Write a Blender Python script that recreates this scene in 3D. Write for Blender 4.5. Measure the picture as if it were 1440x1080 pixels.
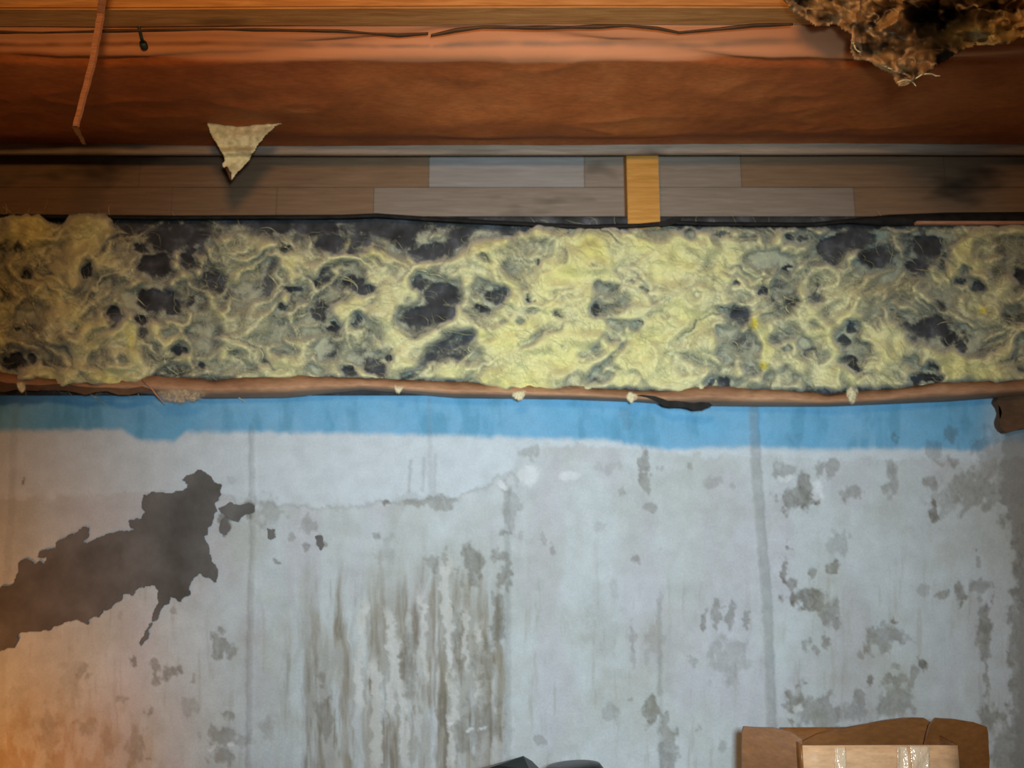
import bpy, bmesh, math, random
import numpy as np
from mathutils import Vector
random.seed(7); R = np.random.RandomState(11)
SC = bpy.context.scene; COL = SC.collection
for o in list(bpy.data.objects): bpy.data.objects.remove(o)

# ---------------------------------------------------------------- camera
F = 1130.0; PITCH = math.radians(8.8); CY = -1.83; CZ = 1.45
cd = bpy.data.cameras.new('camera'); cam = bpy.data.objects.new('camera', cd); COL.objects.link(cam)
cd.sensor_width = 36; cd.lens = F/1440*36; cd.clip_start = .02
cam.location = (0, CY, CZ); cam.rotation_euler = (math.pi/2+PITCH, 0, 0); SC.camera = cam
cd.dof.use_dof = True; cd.dof.focus_distance = 1.35; cd.dof.aperture_fstop = 3.2
# ---------------------------------------------------------------- light
SC.view_settings.view_transform = 'Standard'; SC.view_settings.look = 'None'
SC.view_settings.gamma = 1; SC.view_settings.use_curve_mapping = False
SC.view_settings.exposure = 0.0
w = bpy.data.worlds.new('world'); SC.world = w; w.use_nodes = True
w.node_tree.nodes['Background'].inputs[0].default_value = (1.0, .62, .30, 1)
w.node_tree.nodes['Background'].inputs[1].default_value = .045
def lamp(name, kind, loc, col, e, size=.05, aim=None, **k):
    l = bpy.data.lights.new(name, kind); o = bpy.data.objects.new(name, l); COL.objects.link(o)
    o.location = loc; l.color = col; l.energy = e
    if kind == 'AREA': l.size = size
    else: l.shadow_soft_size = size
    for a, b in k.items(): setattr(l, a, b)
    if aim: o.rotation_euler = (Vector(aim)-Vector(loc)).to_track_quat('-Z', 'Y').to_euler()
    return o
# the cold torch of the phone, held beside the lens
lamp('torch_light', 'SPOT', (.05, CY-.08, CZ+.05), (.69, .89, .99), 168, .035, (.13, 0, 1.40), spot_size=math.radians(79), spot_blend=1.0)
# the room's warm bulb, hung just below the joists behind the viewer
lamp('bulb_light', 'POINT', (-.10, -1.75, 1.99), (1.0, .55, .22), 34, .08)
# added warm fill from low down on the left, no lamp known there
lamp('low_left_fill_light', 'SPOT', (-1.35, -1.0, .35), (1.0, .34, .04), 64, .06, (-1.30, 0, .80), spot_size=math.radians(66), spot_blend=1.0)

# ---------------------------------------------------------------- helpers
cp, sp = math.cos(PITCH), math.sin(PITCH)
def ray(px, py):
    a = px-720.0; b = 540.0-py
    return a, F*cp-b*sp, F*sp+b*cp
def P(px, py, Y):                       # point on the vertical plane y=Y
    dx, dy, dz = ray(px, py); t = (Y-CY)/dy
    return (dx*t, Y, CZ+dz*t)
def PZ(px, py, Z):                      # point on the horizontal plane z=Z
    dx, dy, dz = ray(px, py); t = (Z-CZ)/dz
    return (dx*t, CY+dy*t, Z)
def proj(x, y, z):
    dx, dy, dz = x, y-CY, z-CZ
    fwd = dy*cp+dz*sp; up = -dy*sp+dz*cp
    return 720+F*dx/fwd, 540-F*up/fwd
def lin(c):
    c = np.asarray(c, float)/255
    return np.where(c <= .04045, c/12.92, ((c+.055)/1.055)**2.4)
def L4(c): return tuple(float(v) for v in lin(c))+(1,)
def sst(a, b, x):
    t = np.clip((x-a)/(b-a), 0, 1); return t*t*(3-2*t)
_lat = {}
def vn(x, y, seed):                     # value noise 0..1
    if seed not in _lat: _lat[seed] = np.random.RandomState(seed).rand(256, 256)
    T = _lat[seed]; xi = np.floor(x).astype(int); yi = np.floor(y).astype(int)
    fx = x-xi; fy = y-yi; fx = fx*fx*(3-2*fx); fy = fy*fy*(3-2*fy)
    a = T[xi % 256, yi % 256]; b = T[(xi+1) % 256, yi % 256]; c = T[xi % 256, (yi+1) % 256]; d = T[(xi+1) % 256, (yi+1) % 256]
    return (a*(1-fx)+b*fx)*(1-fy)+(c*(1-fx)+d*fx)*fy
def fbm(x, y, seed, oct=4, g=.55):
    s = 0; a = 1; n = 0
    for i in range(oct):
        s = s+a*vn(x*2**i+17.3*i, y*2**i+5.1*i, seed+i); n += a; a *= g
    return s/n
def segdist(x, y, pts):
    d = np.full(np.shape(x), 1e9)
    for (x0, y0), (x1, y1) in zip(pts[:-1], pts[1:]):
        vx, vy = x1-x0, y1-y0; t = np.clip(((x-x0)*vx+(y-y0)*vy)/(vx*vx+vy*vy+1e-9), 0, 1)
        d = np.minimum(d, np.hypot(x-x0-t*vx, y-y0-t*vy))
    return d
def curve_y(pts):
    xs = [p[0] for p in pts]; ys = [p[1] for p in pts]
    return lambda x: np.interp(x, xs, ys)

def link(name, me, mat=None, parent=None, kind=None, label=None, cat=None, group=None):
    o = bpy.data.objects.new(name, me); COL.objects.link(o)
    if mat: me.materials.append(mat)
    if parent: o.parent = parent; o.matrix_parent_inverse = parent.matrix_world.inverted()
    tag(o, kind, label, cat, group); return o
def tag(o, kind=None, label=None, cat=None, group=None):
    for k, v in (('kind', kind), ('label', label), ('category', cat), ('group', group)):
        if v: o[k] = v
def empty(name, loc, label, cat, group=None):
    o = bpy.data.objects.new(name, None); COL.objects.link(o); o.location = loc; o.empty_display_size = .05
    tag(o, None, label, cat, group); bpy.context.view_layer.update(); return o
def mesh_np(name, V, Fq, smooth=True, attrs=None):
    me = bpy.data.meshes.new(name); V = np.asarray(V, np.float32); Fq = np.asarray(Fq, np.int32)
    me.vertices.add(len(V)); me.vertices.foreach_set('co', V.ravel())
    n, k = Fq.shape; me.loops.add(n*k); me.loops.foreach_set('vertex_index', Fq.ravel())
    me.polygons.add(n); me.polygons.foreach_set('loop_start', np.arange(0, n*k, k, dtype=np.int32))
    me.polygons.foreach_set('loop_total', np.full(n, k, np.int32))
    me.polygons.foreach_set('use_smooth', np.full(n, smooth)); me.update(calc_edges=True); me.validate()
    for an, val in (attrs or {}).items():
        val = np.asarray(val, np.float32)
        if val.ndim == 2:
            a = me.attributes.new(an, 'FLOAT_COLOR', 'POINT'); c = np.ones((len(V), 4), np.float32); c[:, :3] = val; a.data.foreach_set('color', c.ravel())
        else:
            a = me.attributes.new(an, 'FLOAT', 'POINT'); a.data.foreach_set('value', val.ravel())
    return me
def gridfaces(ny, nx, keep=None):
    i = np.arange(ny*nx).reshape(ny, nx)
    q = np.stack([i[:-1, :-1], i[1:, :-1], i[1:, 1:], i[:-1, 1:]], -1).reshape(-1, 4)
    if keep is not None:
        k = keep; kk = (k[:-1, :-1] | k[1:, :-1] | k[1:, 1:] | k[:-1, 1:]).reshape(-1); q = q[kk]
    return q
def compact(V, Q, attrs):
    used = np.unique(Q); m = np.full(len(V), -1); m[used] = np.arange(len(used))
    return V[used], m[Q], {k: v[used] for k, v in attrs.items()}
def box(name, lo, hi, mat, bev=.002, wob=0, seg=1, **k):
    bm = bmesh.new(); bmesh.ops.create_cube(bm, size=1)
    lo = Vector(lo); hi = Vector(hi); c = (lo+hi)/2; s = hi-lo
    for v in bm.verts: v.co = Vector((v.co.x*s.x, v.co.y*s.y, v.co.z*s.z))+c
    if wob:
        ax = max(range(3), key=lambda i: s[i]); n = max(2, int(s[ax]/.08))
        ed = [e for e in bm.edges if abs((e.verts[0].co-e.verts[1].co)[ax]) > s[ax]*.9]
        bmesh.ops.subdivide_edges(bm, edges=ed, cuts=n, use_grid_fill=True)
        ph = random.random()*9
        for v in bm.verts:
            t = v.co[ax]
            for j in range(3):
                if j != ax: v.co[j] += wob*math.sin(t*3.1+ph+j*2)+wob*.4*math.sin(t*13+ph*j+(v.co[j]-c[j])*99)
    if bev: bmesh.ops.bevel(bm, geom=[e for e in bm.edges if e.is_manifold and e.calc_face_angle() > .8], offset=bev, segments=2, affect='EDGES', clamp_overlap=True)
    me = bpy.data.meshes.new(name); bm.to_mesh(me); bm.free()
    return link(name, me, mat, **k)
def frac_outline(pts, it=3, amp=.16, close=True, seed=3):
    r = random.Random(seed); pts = [tuple(p) for p in pts]
    for _ in range(it):
        out = []; n = len(pts)
        for i in range(n if close else n-1):
            a = pts[i]; b = pts[(i+1) % n]; l = math.hypot(b[0]-a[0], b[1]-a[1]); out.append(a)
            if l > 2.2:
                s = r.uniform(-amp, amp); out.append(((a[0]+b[0])/2-(b[1]-a[1])*s, (a[1]+b[1])/2+(b[0]-a[0])*s))
        if not close: out.append(pts[-1])
        pts = out
    return pts
def plate(name, pts3, thick, mat, **k):  # polygon of 3d points extruded along +Y
    bm = bmesh.new(); a = [bm.verts.new(p) for p in pts3]; b = [bm.verts.new((p[0], p[1]+thick, p[2])) for p in pts3]
    n = len(a); bm.faces.new(a); bm.faces.new(b[::-1])
    for i in range(n): bm.faces.new((a[i], b[i], b[(i+1) % n], a[(i+1) % n]))
    bmesh.ops.triangulate(bm, faces=[f for f in bm.faces if len(f.verts) > 4]); bmesh.ops.recalc_face_normals(bm, faces=bm.faces)
    me = bpy.data.meshes.new(name); bm.to_mesh(me); bm.free(); return link(name, me, mat, **k)
def tube(name, pts, rad, mat, n=8, **k):
    V = []; Q = []; pts = [Vector(p) for p in pts]; m = len(pts)
    if not hasattr(rad, '__len__'): rad = [rad]*m
    for i, p in enumerate(pts):
        t = (pts[min(i+1, m-1)]-pts[max(i-1, 0)]).normalized(); u = t.cross(Vector((.3, .9, .2))).normalized(); v = t.cross(u)
        for j in range(n):
            a = 2*math.pi*j/n; V.append(p+(u*math.cos(a)+v*math.sin(a))*rad[i])
    for i in range(m-1):
        for j in range(n): Q.append((i*n+j, i*n+(j+1) % n, (i+1)*n+(j+1) % n, (i+1)*n+j))
    V += [pts[0], pts[-1]]; a = len(V)-2
    me = bpy.data.meshes.new(name)
    F2 = Q+[(a, (j+1) % n, j) for j in range(n)]+[(a+1, (m-1)*n+j, (m-1)*n+(j+1) % n) for j in range(n)]
    me.from_pydata(V, [], F2); me.polygons.foreach_set('use_smooth', [True]*len(me.polygons)); me.update()
    return link(name, me, mat, **k)

def sheet(name, poly, Yf, res, mat, colf, thick, amp=3.0, seed=1, **k):
    xs_ = [p[0] for p in poly]; ys_ = [p[1] for p in poly]; U, W = np.meshgrid(np.arange(min(xs_)-6, max(xs_)+6, res), np.arange(min(ys_)-6, max(ys_)+6, res))
    wu = U+(fbm(U/7, W/7, seed, 3)-.5)*amp; wv = W+(fbm(U/7, W/7, seed+5, 3)-.5)*amp
    ins = np.zeros(U.shape, bool); n = len(poly)
    for i in range(n):
        x0, y0 = poly[i]; x1, y1 = poly[(i+1) % n]
        c = ((y0 > wv) != (y1 > wv)) & (wu < (x1-x0)*(wv-y0)/((y1-y0) if y1 != y0 else 1e-9)+x0); ins ^= c
    ed = segdist(wu, wv, poly+[poly[0]])
    Y = Yf(U, W); Cc = colf(U, W, ed)
    V, Q, at = compact(np.stack(P(U, W, Y), -1).reshape(-1, 3), gridfaces(*U.shape, keep=ins), {'col': Cc.reshape(-1, 3)})
    o = link(name, mesh_np(name, V, Q, True, at), mat, **k); s = o.modifiers.new('t', 'SOLIDIFY'); s.thickness = thick; s.offset = -1; return o

# ---------------------------------------------------------------- materials
class N:
    def __init__(s, name):
        s.m = bpy.data.materials.new(name); s.m.use_nodes = True; s.t = s.m.node_tree; s.b = s.t.nodes['Principled BSDF']
    def n(s, k, **kw):
        x = s.t.nodes.new(k)
        for a, v in kw.items(): setattr(x, a, v)
        return x
    def l(s, a, b): s.t.links.new(a, b)
    def noise(s, scale, detail=4, vec=(1, 1, 1), rough=.55, dist=0):
        tc = s.n('ShaderNodeTexCoord'); mp = s.n('ShaderNodeMapping'); mp.inputs['Scale'].default_value = vec
        no = s.n('ShaderNodeTexNoise'); no.inputs['Scale'].default_value = scale; no.inputs['Detail'].default_value = detail
        no.inputs['Roughness'].default_value = rough; no.inputs['Distortion'].default_value = dist
        s.l(tc.outputs['Object'], mp.inputs[0]); s.l(mp.outputs[0], no.inputs[0]); return no.outputs['Fac']
    def ramp(s, fac, stops):
        r = s.n('ShaderNodeValToRGB'); e = r.color_ramp.elements
        while len(e) < len(stops): e.new(.5)
        for x, (p, c) in zip(e, stops): x.position = p; x.color = L4(c)
        s.l(fac, r.inputs[0]); return r.outputs[0]
    def mix(s, fac, a, b, mode='MIX'):
        m = s.n('ShaderNodeMix', data_type='RGBA', blend_type=mode)
        for i, v in ((0, fac), (6, a), (7, b)):
            if hasattr(v, 'is_linked'): s.l(v, m.inputs[i])
            else: m.inputs[i].default_value = v
        return m.outputs[2]
    def bump(s, h, st, d):
        b = s.n('ShaderNodeBump'); b.inputs['Strength'].default_value = st; b.inputs['Distance'].default_value = d
        s.l(h, b.inputs['Height']); s.l(b.outputs[0], s.b.inputs['Normal'])
    def attr(s, name):
        a = s.n('ShaderNodeAttribute'); a.attribute_name = name; return a
def simple(name, stops, scale=20, vec=(1, 1, 1), rough=.8, bs=.3, bd=.002, detail=5, dist=0, spec=.2, metal=0):
    m = N(name); no = m.noise(scale, detail, vec, dist=dist); m.l(m.ramp(no, stops), m.b.inputs['Base Color'])
    m.b.inputs['Roughness'].default_value = rough; m.b.inputs['Specular IOR Level'].default_value = spec; m.b.inputs['Metallic'].default_value = metal
    m.bump(m.noise(scale*3, 4, vec), bs, bd); return m
def wood(name, a, b, c, k=1.0, knots=True):
    m = N(name); g = m.noise(9*k, 6, (1, 14, 14), .6, .6); col = m.ramp(g, [(.3, a), (.52, b), (.72, c)])
    if knots:
        kn = m.noise(3.2*k, 3, (1, 2.4, 2.4)); col = m.mix(m.ramp(kn, [(.60, (0, 0, 0)), (.72, (255, 255, 255))]), col, L4([v*.55 for v in a]))
    m.l(col, m.b.inputs['Base Color']); m.b.inputs['Roughness'].default_value = .75; m.b.inputs['Specular IOR Level'].default_value = .2
    m.bump(m.noise(30*k, 5, (1, 9, 9)), .35, .002); return m.m
M_joist = wood('pine_joist', (166, 118, 70), (192, 142, 88), (210, 164, 108))
M_joist2 = wood('grey_joist', (138, 120, 102), (156, 139, 122), (170, 154, 138))
M_rim = wood('rim_plank_brown', (118, 92, 70), (128, 102, 78), (138, 110, 86))
M_rim2 = wood('rim_plank_grey', (124, 110, 96), (134, 119, 105), (144, 130, 116))
M_rim3 = wood('rim_plank_pale', (136, 128, 122), (146, 138, 132), (156, 149, 144))
M_post = wood('yellow_pine', (170, 118, 52), (190, 136, 66), (206, 154, 84), knots=False)
M_stick = wood('reddish_lath', (150, 104, 80), (176, 126, 98), (196, 148, 120), 3, False)
M_bench = wood('bench_wood', (120, 90, 60), (140, 108, 74), (158, 126, 90))
def kraft(name, a, b, c, sp_=.25, ro=.62, fl=None):
    m = N(name); n1 = m.noise(7, 6, (1, 1, 1), .6); col = m.ramp(n1, [(.3, a), (.5, b), (.7, c)])
    n2 = m.noise(160, 3, (.35, 1, 1)); col = m.mix(.35, col, m.ramp(n2, [(.3, (110, 110, 110)), (.7, (235, 235, 235))]), 'MULTIPLY')
    if fl: col = m.mix(m.attr('flange').outputs['Fac'], col, L4(fl))
    m.l(col, m.b.inputs['Base Color']); m.b.inputs['Roughness'].default_value = ro; m.b.inputs['Specular IOR Level'].default_value = sp_
    m.bump(m.noise(60, 4), .3, .0015); return m.m
M_kraft = kraft('kraft_paper', (166, 90, 46), (186, 104, 54), (204, 122, 68), fl=(206, 144, 104))
M_kedge = kraft('kraft_edge_paper', (150, 112, 84), (172, 130, 98), (190, 148, 114))
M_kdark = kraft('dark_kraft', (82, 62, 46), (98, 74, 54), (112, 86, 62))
M_card = kraft('corrugated_card', (186, 146, 108), (200, 160, 120), (212, 172, 132), .3, .55)
M_cardd = kraft('taped_card_shaded', (104, 66, 32), (118, 76, 40), (132, 88, 48), .5, .35)  # tape brown, darkened to stand in for less light on flaps and inside
M_tar = simple('tar_paper', [(.3, (36, 35, 34)), (.55, (64, 64, 66)), (.75, (98, 99, 104))], 22, bs=.5, bd=.004).m
M_black = simple('black_felt', [(.3, (18, 17, 16)), (.7, (40, 38, 36))], 40).m
M_bag = simple('black_plastic', [(.3, (10, 14, 16)), (.7, (26, 32, 34))], 18, rough=.32, spec=.5).m
M_nail = simple('blued_steel', [(.3, (40, 58, 62)), (.7, (66, 84, 88))], 60, rough=.5, metal=.5).m
M_floor = simple('floor_concrete', [(.3, (90, 84, 76)), (.7, (124, 117, 108))], 6).m
M_patch = N('bare_mortar')
_c = M_patch.ramp(M_patch.noise(9, 6), [(.3, (70, 67, 63)), (.5, (88, 86, 84)), (.7, (106, 104, 102))])
M_patch.l(_c, M_patch.b.inputs['Base Color']); M_patch.b.inputs['Roughness'].default_value = .9; M_patch.bump(M_patch.noise(90, 5), .6, .003); M_patch = M_patch.m
m = N('clear_tape'); m.b.inputs['Base Color'].default_value = L4((214, 190, 160)); m.b.inputs['Roughness'].default_value = .12
m.b.inputs['Alpha'].default_value = .6; m.b.inputs['Specular IOR Level'].default_value = .9; m.bump(m.noise(70, 3, (1, 1, .5)), 1, .006); M_tape = m.m
# wall paint: colours come from the mesh attribute, grain from noise
m = N('painted_concrete'); a = m.attr('col'); n2 = m.noise(240, 3); n3 = m.noise(28, 5)
c = m.mix(.18, a.outputs['Color'], m.ramp(n2, [(.3, (150, 150, 150)), (.7, (255, 255, 255))]), 'MULTIPLY')
c = m.mix(.22, c, m.ramp(n3, [(.3, (185, 182, 176)), (.65, (255, 255, 255))]), 'MULTIPLY')
m.l(c, m.b.inputs['Base Color']); m.b.inputs['Roughness'].default_value = .8; m.b.inputs['Specular IOR Level'].default_value = .15
m.bump(m.noise(130, 5), .35, .0015); M_wall = m.m
# mineral wool: attribute colour and fibre density
def woolmat(name, soft=.35):
    m = N(name); a = m.attr('col'); al = m.attr('dens')
    n1 = m.noise(70, 6, (1, 1, 1), .65, 2.5)
    c = m.mix(.30, a.outputs['Color'], m.ramp(n1, [(.32, (150, 150, 140)), (.6, (255, 255, 255))]), 'MULTIPLY')
    m.l(c, m.b.inputs['Base Color']); m.b.inputs['Roughness'].default_value = 1; m.b.inputs['Specular IOR Level'].default_value = 0
    m.b.inputs['Sheen Weight'].default_value = .25
    mp = m.n('ShaderNodeMath', operation='MULTIPLY_ADD'); s2 = m.n('ShaderNodeMath', operation='SUBTRACT'); m.l(n1, s2.inputs[0]); s2.inputs[1].default_value = .5
    m.l(s2.outputs[0], mp.inputs[0]); mp.inputs[1].default_value = .7; m.l(al.outputs['Fac'], mp.inputs[2])
    mr = m.n('ShaderNodeMapRange', interpolation_type='SMOOTHSTEP'); mr.inputs[1].default_value = .12; mr.inputs[2].default_value = .12+soft
    m.l(mp.outputs[0], mr.inputs[0]); m.l(mr.outputs[0], m.b.inputs['Alpha'])
    m.bump(m.noise(60, 5, (1, 1, 1), .5, 1.2), .25, .004); return m.m
M_wool = woolmat('yellow_wool', .75); M_wool2 = woolmat('thin_grey_wool', .6)
M_fib = simple('wool_fibre', [(.3, (190, 188, 140)), (.7, (216, 214, 176))], 12, rough=1, spec=0).m
m = N('scrap_wool'); a = m.attr('col'); m.l(a.outputs['Color'], m.b.inputs['Base Color']); m.b.inputs['Roughness'].default_value = .9; m.b.inputs['Specular IOR Level'].default_value = .1
m.bump(m.noise(120, 5, (1, 1, 1), .6, 1.5), .6, .005); M_scrap = m.m

# ---------------------------------------------------------------- back wall
ZT = 2.095
def axis(lo, hi, a, b, fine, coarse):
    return np.concatenate([np.arange(lo, a, coarse), np.arange(a, b, fine), np.arange(b, hi+1e-6, coarse)])
xs = axis(-2.2, 2.2, -1.28, 1.28, .0027, .02); zs = axis(0, ZT, .84, 1.76, .0027, .03)
X, Z = np.meshgrid(xs, zs); U, W = proj(X, 0*X, Z)
wx = U+(fbm(U/14, W/14, 50)-.5)*16+(fbm(U/4, W/4, 60, 2)-.5)*5; wy = W+(fbm(U/14, W/14, 70)-.5)*18+(fbm(U/4, W/6, 80, 2)-.5)*5
paint = lin((190, 200, 207)); C = np.ones(X.shape+(3,))*paint
def blend(C, mask, col): return C*(1-mask[..., None])+lin(col)*mask[..., None]
# lower, dirtier coat under the torn lower edge of the fresh paint
ey = curve_y([(-900, 730), (230, 690), (300, 690), (340, 702), (400, 708), (470, 713), (530, 704), (620, 700), (660, 690), (700, 672), (722, 655), (740, 625), (860, 628), (1000, 640), (1440, 645), (3000, 650)])
low = sst(-2, 5, wy-ey(wx)); cloud = fbm(U/90, W/120, 5, 5)
C = blend(C, low*(.28+.35*sst(.4, .7, cloud)), (166, 170, 164))
C = blend(C, low*.30*sst(.45, .65, fbm(U/60, W/150, 9, 4)), (174, 168, 178))
edge = np.exp(-((wy-ey(wx)-2)/3.0)**2)*sst(300, 340, U)*sst(730, 690, U); C = blend(C, edge*.35, (140, 142, 138))
# vertical run marks
st = fbm(U/9+(fbm(U/40, W/60, 14)-.5)*2, W/120, 21, 4); st2 = fbm(U/5, W/55, 31, 3)
reg = sst(370, 470, U)*sst(722, 700, U)*sst(760, 900, W+40*(vn(U/30, W*0, 3)-.5))
m0 = sst(.34, .58, fbm(U/20+(fbm(U/40, W/60, 14)-.5)*1.5, W/170, 25, 4))*reg; C = blend(C, m0*.62, (142, 136, 124))
m1 = sst(.46, .60, st*.65+st2*.35)*reg; C = blend(C, m1*.72, (134, 128, 114))
m2 = sst(.60, .70, st2*.6+st*.4)*reg; C = blend(C, m2*.6, (112, 104, 92))
dr = sst(.66, .78, vn(U/9+2.2*(fbm(U/50, W/90, 15)-.5), W/230, 27))*reg; C = blend(C, dr*.55*sst(.35, .5, fbm(U/8, W/30, 28, 3)), (186, 190, 190))
reg2 = sst(700, 860, W)*(1-reg); C = blend(C, sst(.60, .72, st*.5+st2*.5)*reg2*.30, (148, 144, 132))
for x0, y0, y1, wd in ((632, 790, 1080, 6), (562, 900, 1080, 5), (545, 860, 1010, 4), (676, 880, 925, 4), (657, 860, 945, 3), (680, 930, 1000, 3), (600, 840, 960, 3), (510, 850, 1000, 5), (525, 930, 1080, 6)):
    d = np.abs(wx-x0-6*np.sin(W/60+x0)); k = sst(wd+2.5, wd-1, d)*sst(y0-15, y0+10, W)*sst(y1+12, y1-12, W); C = blend(C, k*.7, (196, 198, 196))
ST = """335 718 18 12 .8;352 712 8 8 .8;316 737 8 12 .8;375 720 20 20 .3;382 750 5 8 .7;430 738 12 12 .4;450 762 6 10 .7;430 770 5 7 .6;390 790 4 4 .6;325 675 8 8 .2;413 756 5 4 .4;32 677 3 3 .9
600 708 35 7 .45;630 702 20 5 .4;575 700 20 8 .2;541 708 5 4 .8;718 705 12 38 .35;708 750 9 6 .6;705 782 14 8 .5;711 808 9 24 .6;660 800 12 26 .6;678 790 5 10 .5;608 790 10 15 .4;622 785 4 12 .4;640 805 4 10 .4;545 775 15 18 .2;526 752 5 5 .5;660 772 6 15 .25
907 660 7 26 .55;911 682 6 10 .5;875 693 6 6 .4;928 657 4 6 .35;913 715 6 7 .4;895 788 5 5 .5;778 770 4 10 .4;765 755 3 8 .3;733 755 6 8 .25;842 742 8 6 .2;745 632 12 10 .3;748 640 6 10 .25;882 590 9 22 .22;858 657 18 8 .15
1105 660 12 10 .5;1165 655 12 12 .45;1120 700 22 18 .75;1130 680 12 20 .6;1147 705 5 7 .8;1195 695 12 10 .5;1255 672 9 22 .5;1310 680 14 10 .5;1330 700 25 20 .35;1370 690 38 30 .5;1315 720 5 14 .8;1338 648 12 9 .5;1313 632 12 10 .4;1337 612 10 13 .5;1258 613 6 7 .6;1182 767 15 16 .35;1107 768 4 4 .6;1104 805 5 18 .7;1143 807 6 14 .7;1172 800 7 9 .7;1425 690 18 50 .6;1437 780 14 70 .7;1373 772 3 4 .5;1375 795 3 8 .4;1120 612 12 10 .2;1003 678 10 8 .25;1033 685 6 6 .25;973 656 3 6 .4;1392 650 25 35 .4;1400 615 14 25 .3
308 910 10 22 .6;325 920 8 10 .5;215 930 4 6 .6;218 950 4 14 .6;240 945 12 10 .65;187 930 4 6 .7;115 940 8 12 .4;125 953 4 6 .5;207 1000 4 10 .5;170 985 8 4 .4;267 990 12 12 .3;270 952 3 6 .4;170 867 4 8 .3;243 860 6 4 .4;322 1005 8 8 .5;345 1040 15 10 .35;305 1035 18 15 .5;150 1050 10 25 .4;190 1050 12 25 .5;70 1040 12 40 .4;120 1022 12 12 .4;207 1070 5 4 .6;310 1065 15 15 .5;453 955 5 14 .5;455 1010 10 30 .5;473 890 4 12 .4;375 1030 10 15 .3;100 960 20 30 .2;30 1000 20 40 .2
575 930 10 60 .5;640 910 8 45 .45;680 930 13 40 .45;700 870 10 35 .6;680 1010 28 32 .45;625 1000 10 25 .35;655 1035 25 30 .4;860 1003 10 12 .3;760 1040 6 8 .4;890 900 4 30 .35;920 900 15 25 .25;927 905 4 85 .25;915 1000 10 18 .7;935 1010 6 14 .5;940 1060 12 35 .55;885 985 4 6 .4;845 870 25 50 .12
990 870 4 12 .6;1008 865 5 26 .5;1027 870 6 26 .5;1050 870 4 16 .5;1027 925 26 32 .3;973 930 7 9 .4;1130 840 26 12 .8;1150 845 20 12 .7;1165 860 12 25 .6;1110 825 8 8 .6;1162 905 8 10 .6;1132 905 6 8 .5;1147 915 5 6 .5;1240 900 20 18 .55;1265 900 12 10 .6;1220 908 6 6 .6;1257 872 4 6 .7;1210 922 5 5 .5;1297 935 6 8 .8;1262 935 8 6 .4;1225 958 4 8 .7;1265 958 12 10 .6;1283 952 6 12 .5;1250 958 6 6 .5;1255 990 25 22 .5;1115 985 16 20 .7;1140 1000 18 20 .5;1160 1005 20 25 .5;1200 1000 15 18 .4;1210 980 8 15 .5
1352 835 8 14 .7;1328 833 8 5 .6;1395 845 5 8 .7;1375 825 15 8 .5;1385 885 10 35 .65;1388 950 4 25 .5;1300 830 8 6 .3;1430 940 12 110 .6;1395 1010 20 15 .6;1420 1050 28 34 .5;1015 1045 6 10 .3;985 1025 3 6 .4;1115 1015 4 5 .7"""
S = np.zeros(X.shape)
for t in ST.replace('\n', ';').split(';'):
    x0, y0, rx, ry, s = map(float, t.split())
    k = (np.abs(U-x0) < rx*2+25) & (np.abs(W-y0) < ry*2+25)
    r = np.hypot((wx[k]-x0)/rx, (wy[k]-y0)/ry)
    nz = fbm(U[k]/9, W[k]/13, 47, 4)-.5; S[k] = np.maximum(S[k], s*sst(-.28, .35, 1-r+2.0*nz)*(.55+.8*fbm(wx[k]/5, wy[k]/8, 44, 3)))
S = np.clip(S, 0, 1)
# left edge of the unpainted strip at the right
re = curve_y([(560, 1404), (600, 1408), (640, 1408), (690, 1405), (720, 1422), (850, 1432), (1000, 1428), (1080, 1420)])
S = np.maximum(S, sst(-6, 6, wx-re(W))*.62*sst(2600, 1500, U))
blue_y = curve_y([(-900, 604), (0, 606), (170, 603), (190, 616), (205, 620), (245, 620), (262, 607), (480, 609), (700, 614), (850, 619), (940, 632), (1060, 628), (1150, 632), (1230, 630), (1380, 633), (1400, 622), (3000, 620)])
bl = sst(5.5, -5.5, (W+(fbm(U/10, W/10, 91)-.5)*6)-blue_y(U))
bl = bl*(1-.55*sst(1370, 1410, U)*sst(2600, 1500, U)); bcol = (98, 162, 200)
C = blend(C, bl*(.80+.2*fbm(U/50, W/50, 92)), bcol)
C = blend(C, .5*bl*sst(.48, .72, fbm(U/20, W/60, 95)), (80, 140, 170))
SD = np.ones(X.shape+(3,))*lin((100, 94, 82)); SD = SD*(1-.5*bl[..., None])+lin((70, 104, 120))*.5*bl[..., None]
s3 = (S*.95).clip(0, 1)[..., None]; C = C*(1-s3)+SD*s3
SE = [([(355, 600), (356, 760), (352, 900), (347, 1300)], 4, .25), ([(713, 690), (714, 900), (713, 1300)], 4, .3), ([(1059, 560), (1062, 650), (1070, 750), (1078, 850), (1084, 1000), (1092, 1300)], 7, .38),
      ([(22, 560), (16, 720), (6, 860), (-4, 1300)], 5, .2), ([(603, 560), (606, 695)], 3, .22), ([(578, 648), (575, 690)], 2, .35), ([(597, 645), (595, 690)], 2, .3), ([(612, 640), (611, 695)], 2, .3), ([(432, 780), (428, 1080)], 4, .15), ([(927, 850), (930, 1080)], 3, .2), ([(-345, 560), (-360, 1300)], 5, .3)]
relief = np.zeros(X.shape)
for pts, wd, s in SE:
    d = segdist(U+(fbm(U/8, W/8, 33, 2)-.5)*4, W, pts); k = sst(wd+2.5, wd-2.5, d); C = blend(C, k*s*(.75+.5*fbm(U/12, W/12, 34, 2)), (120, 122, 120)); 
    if s > .2 and wd > 3: relief += k*.0022
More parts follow.
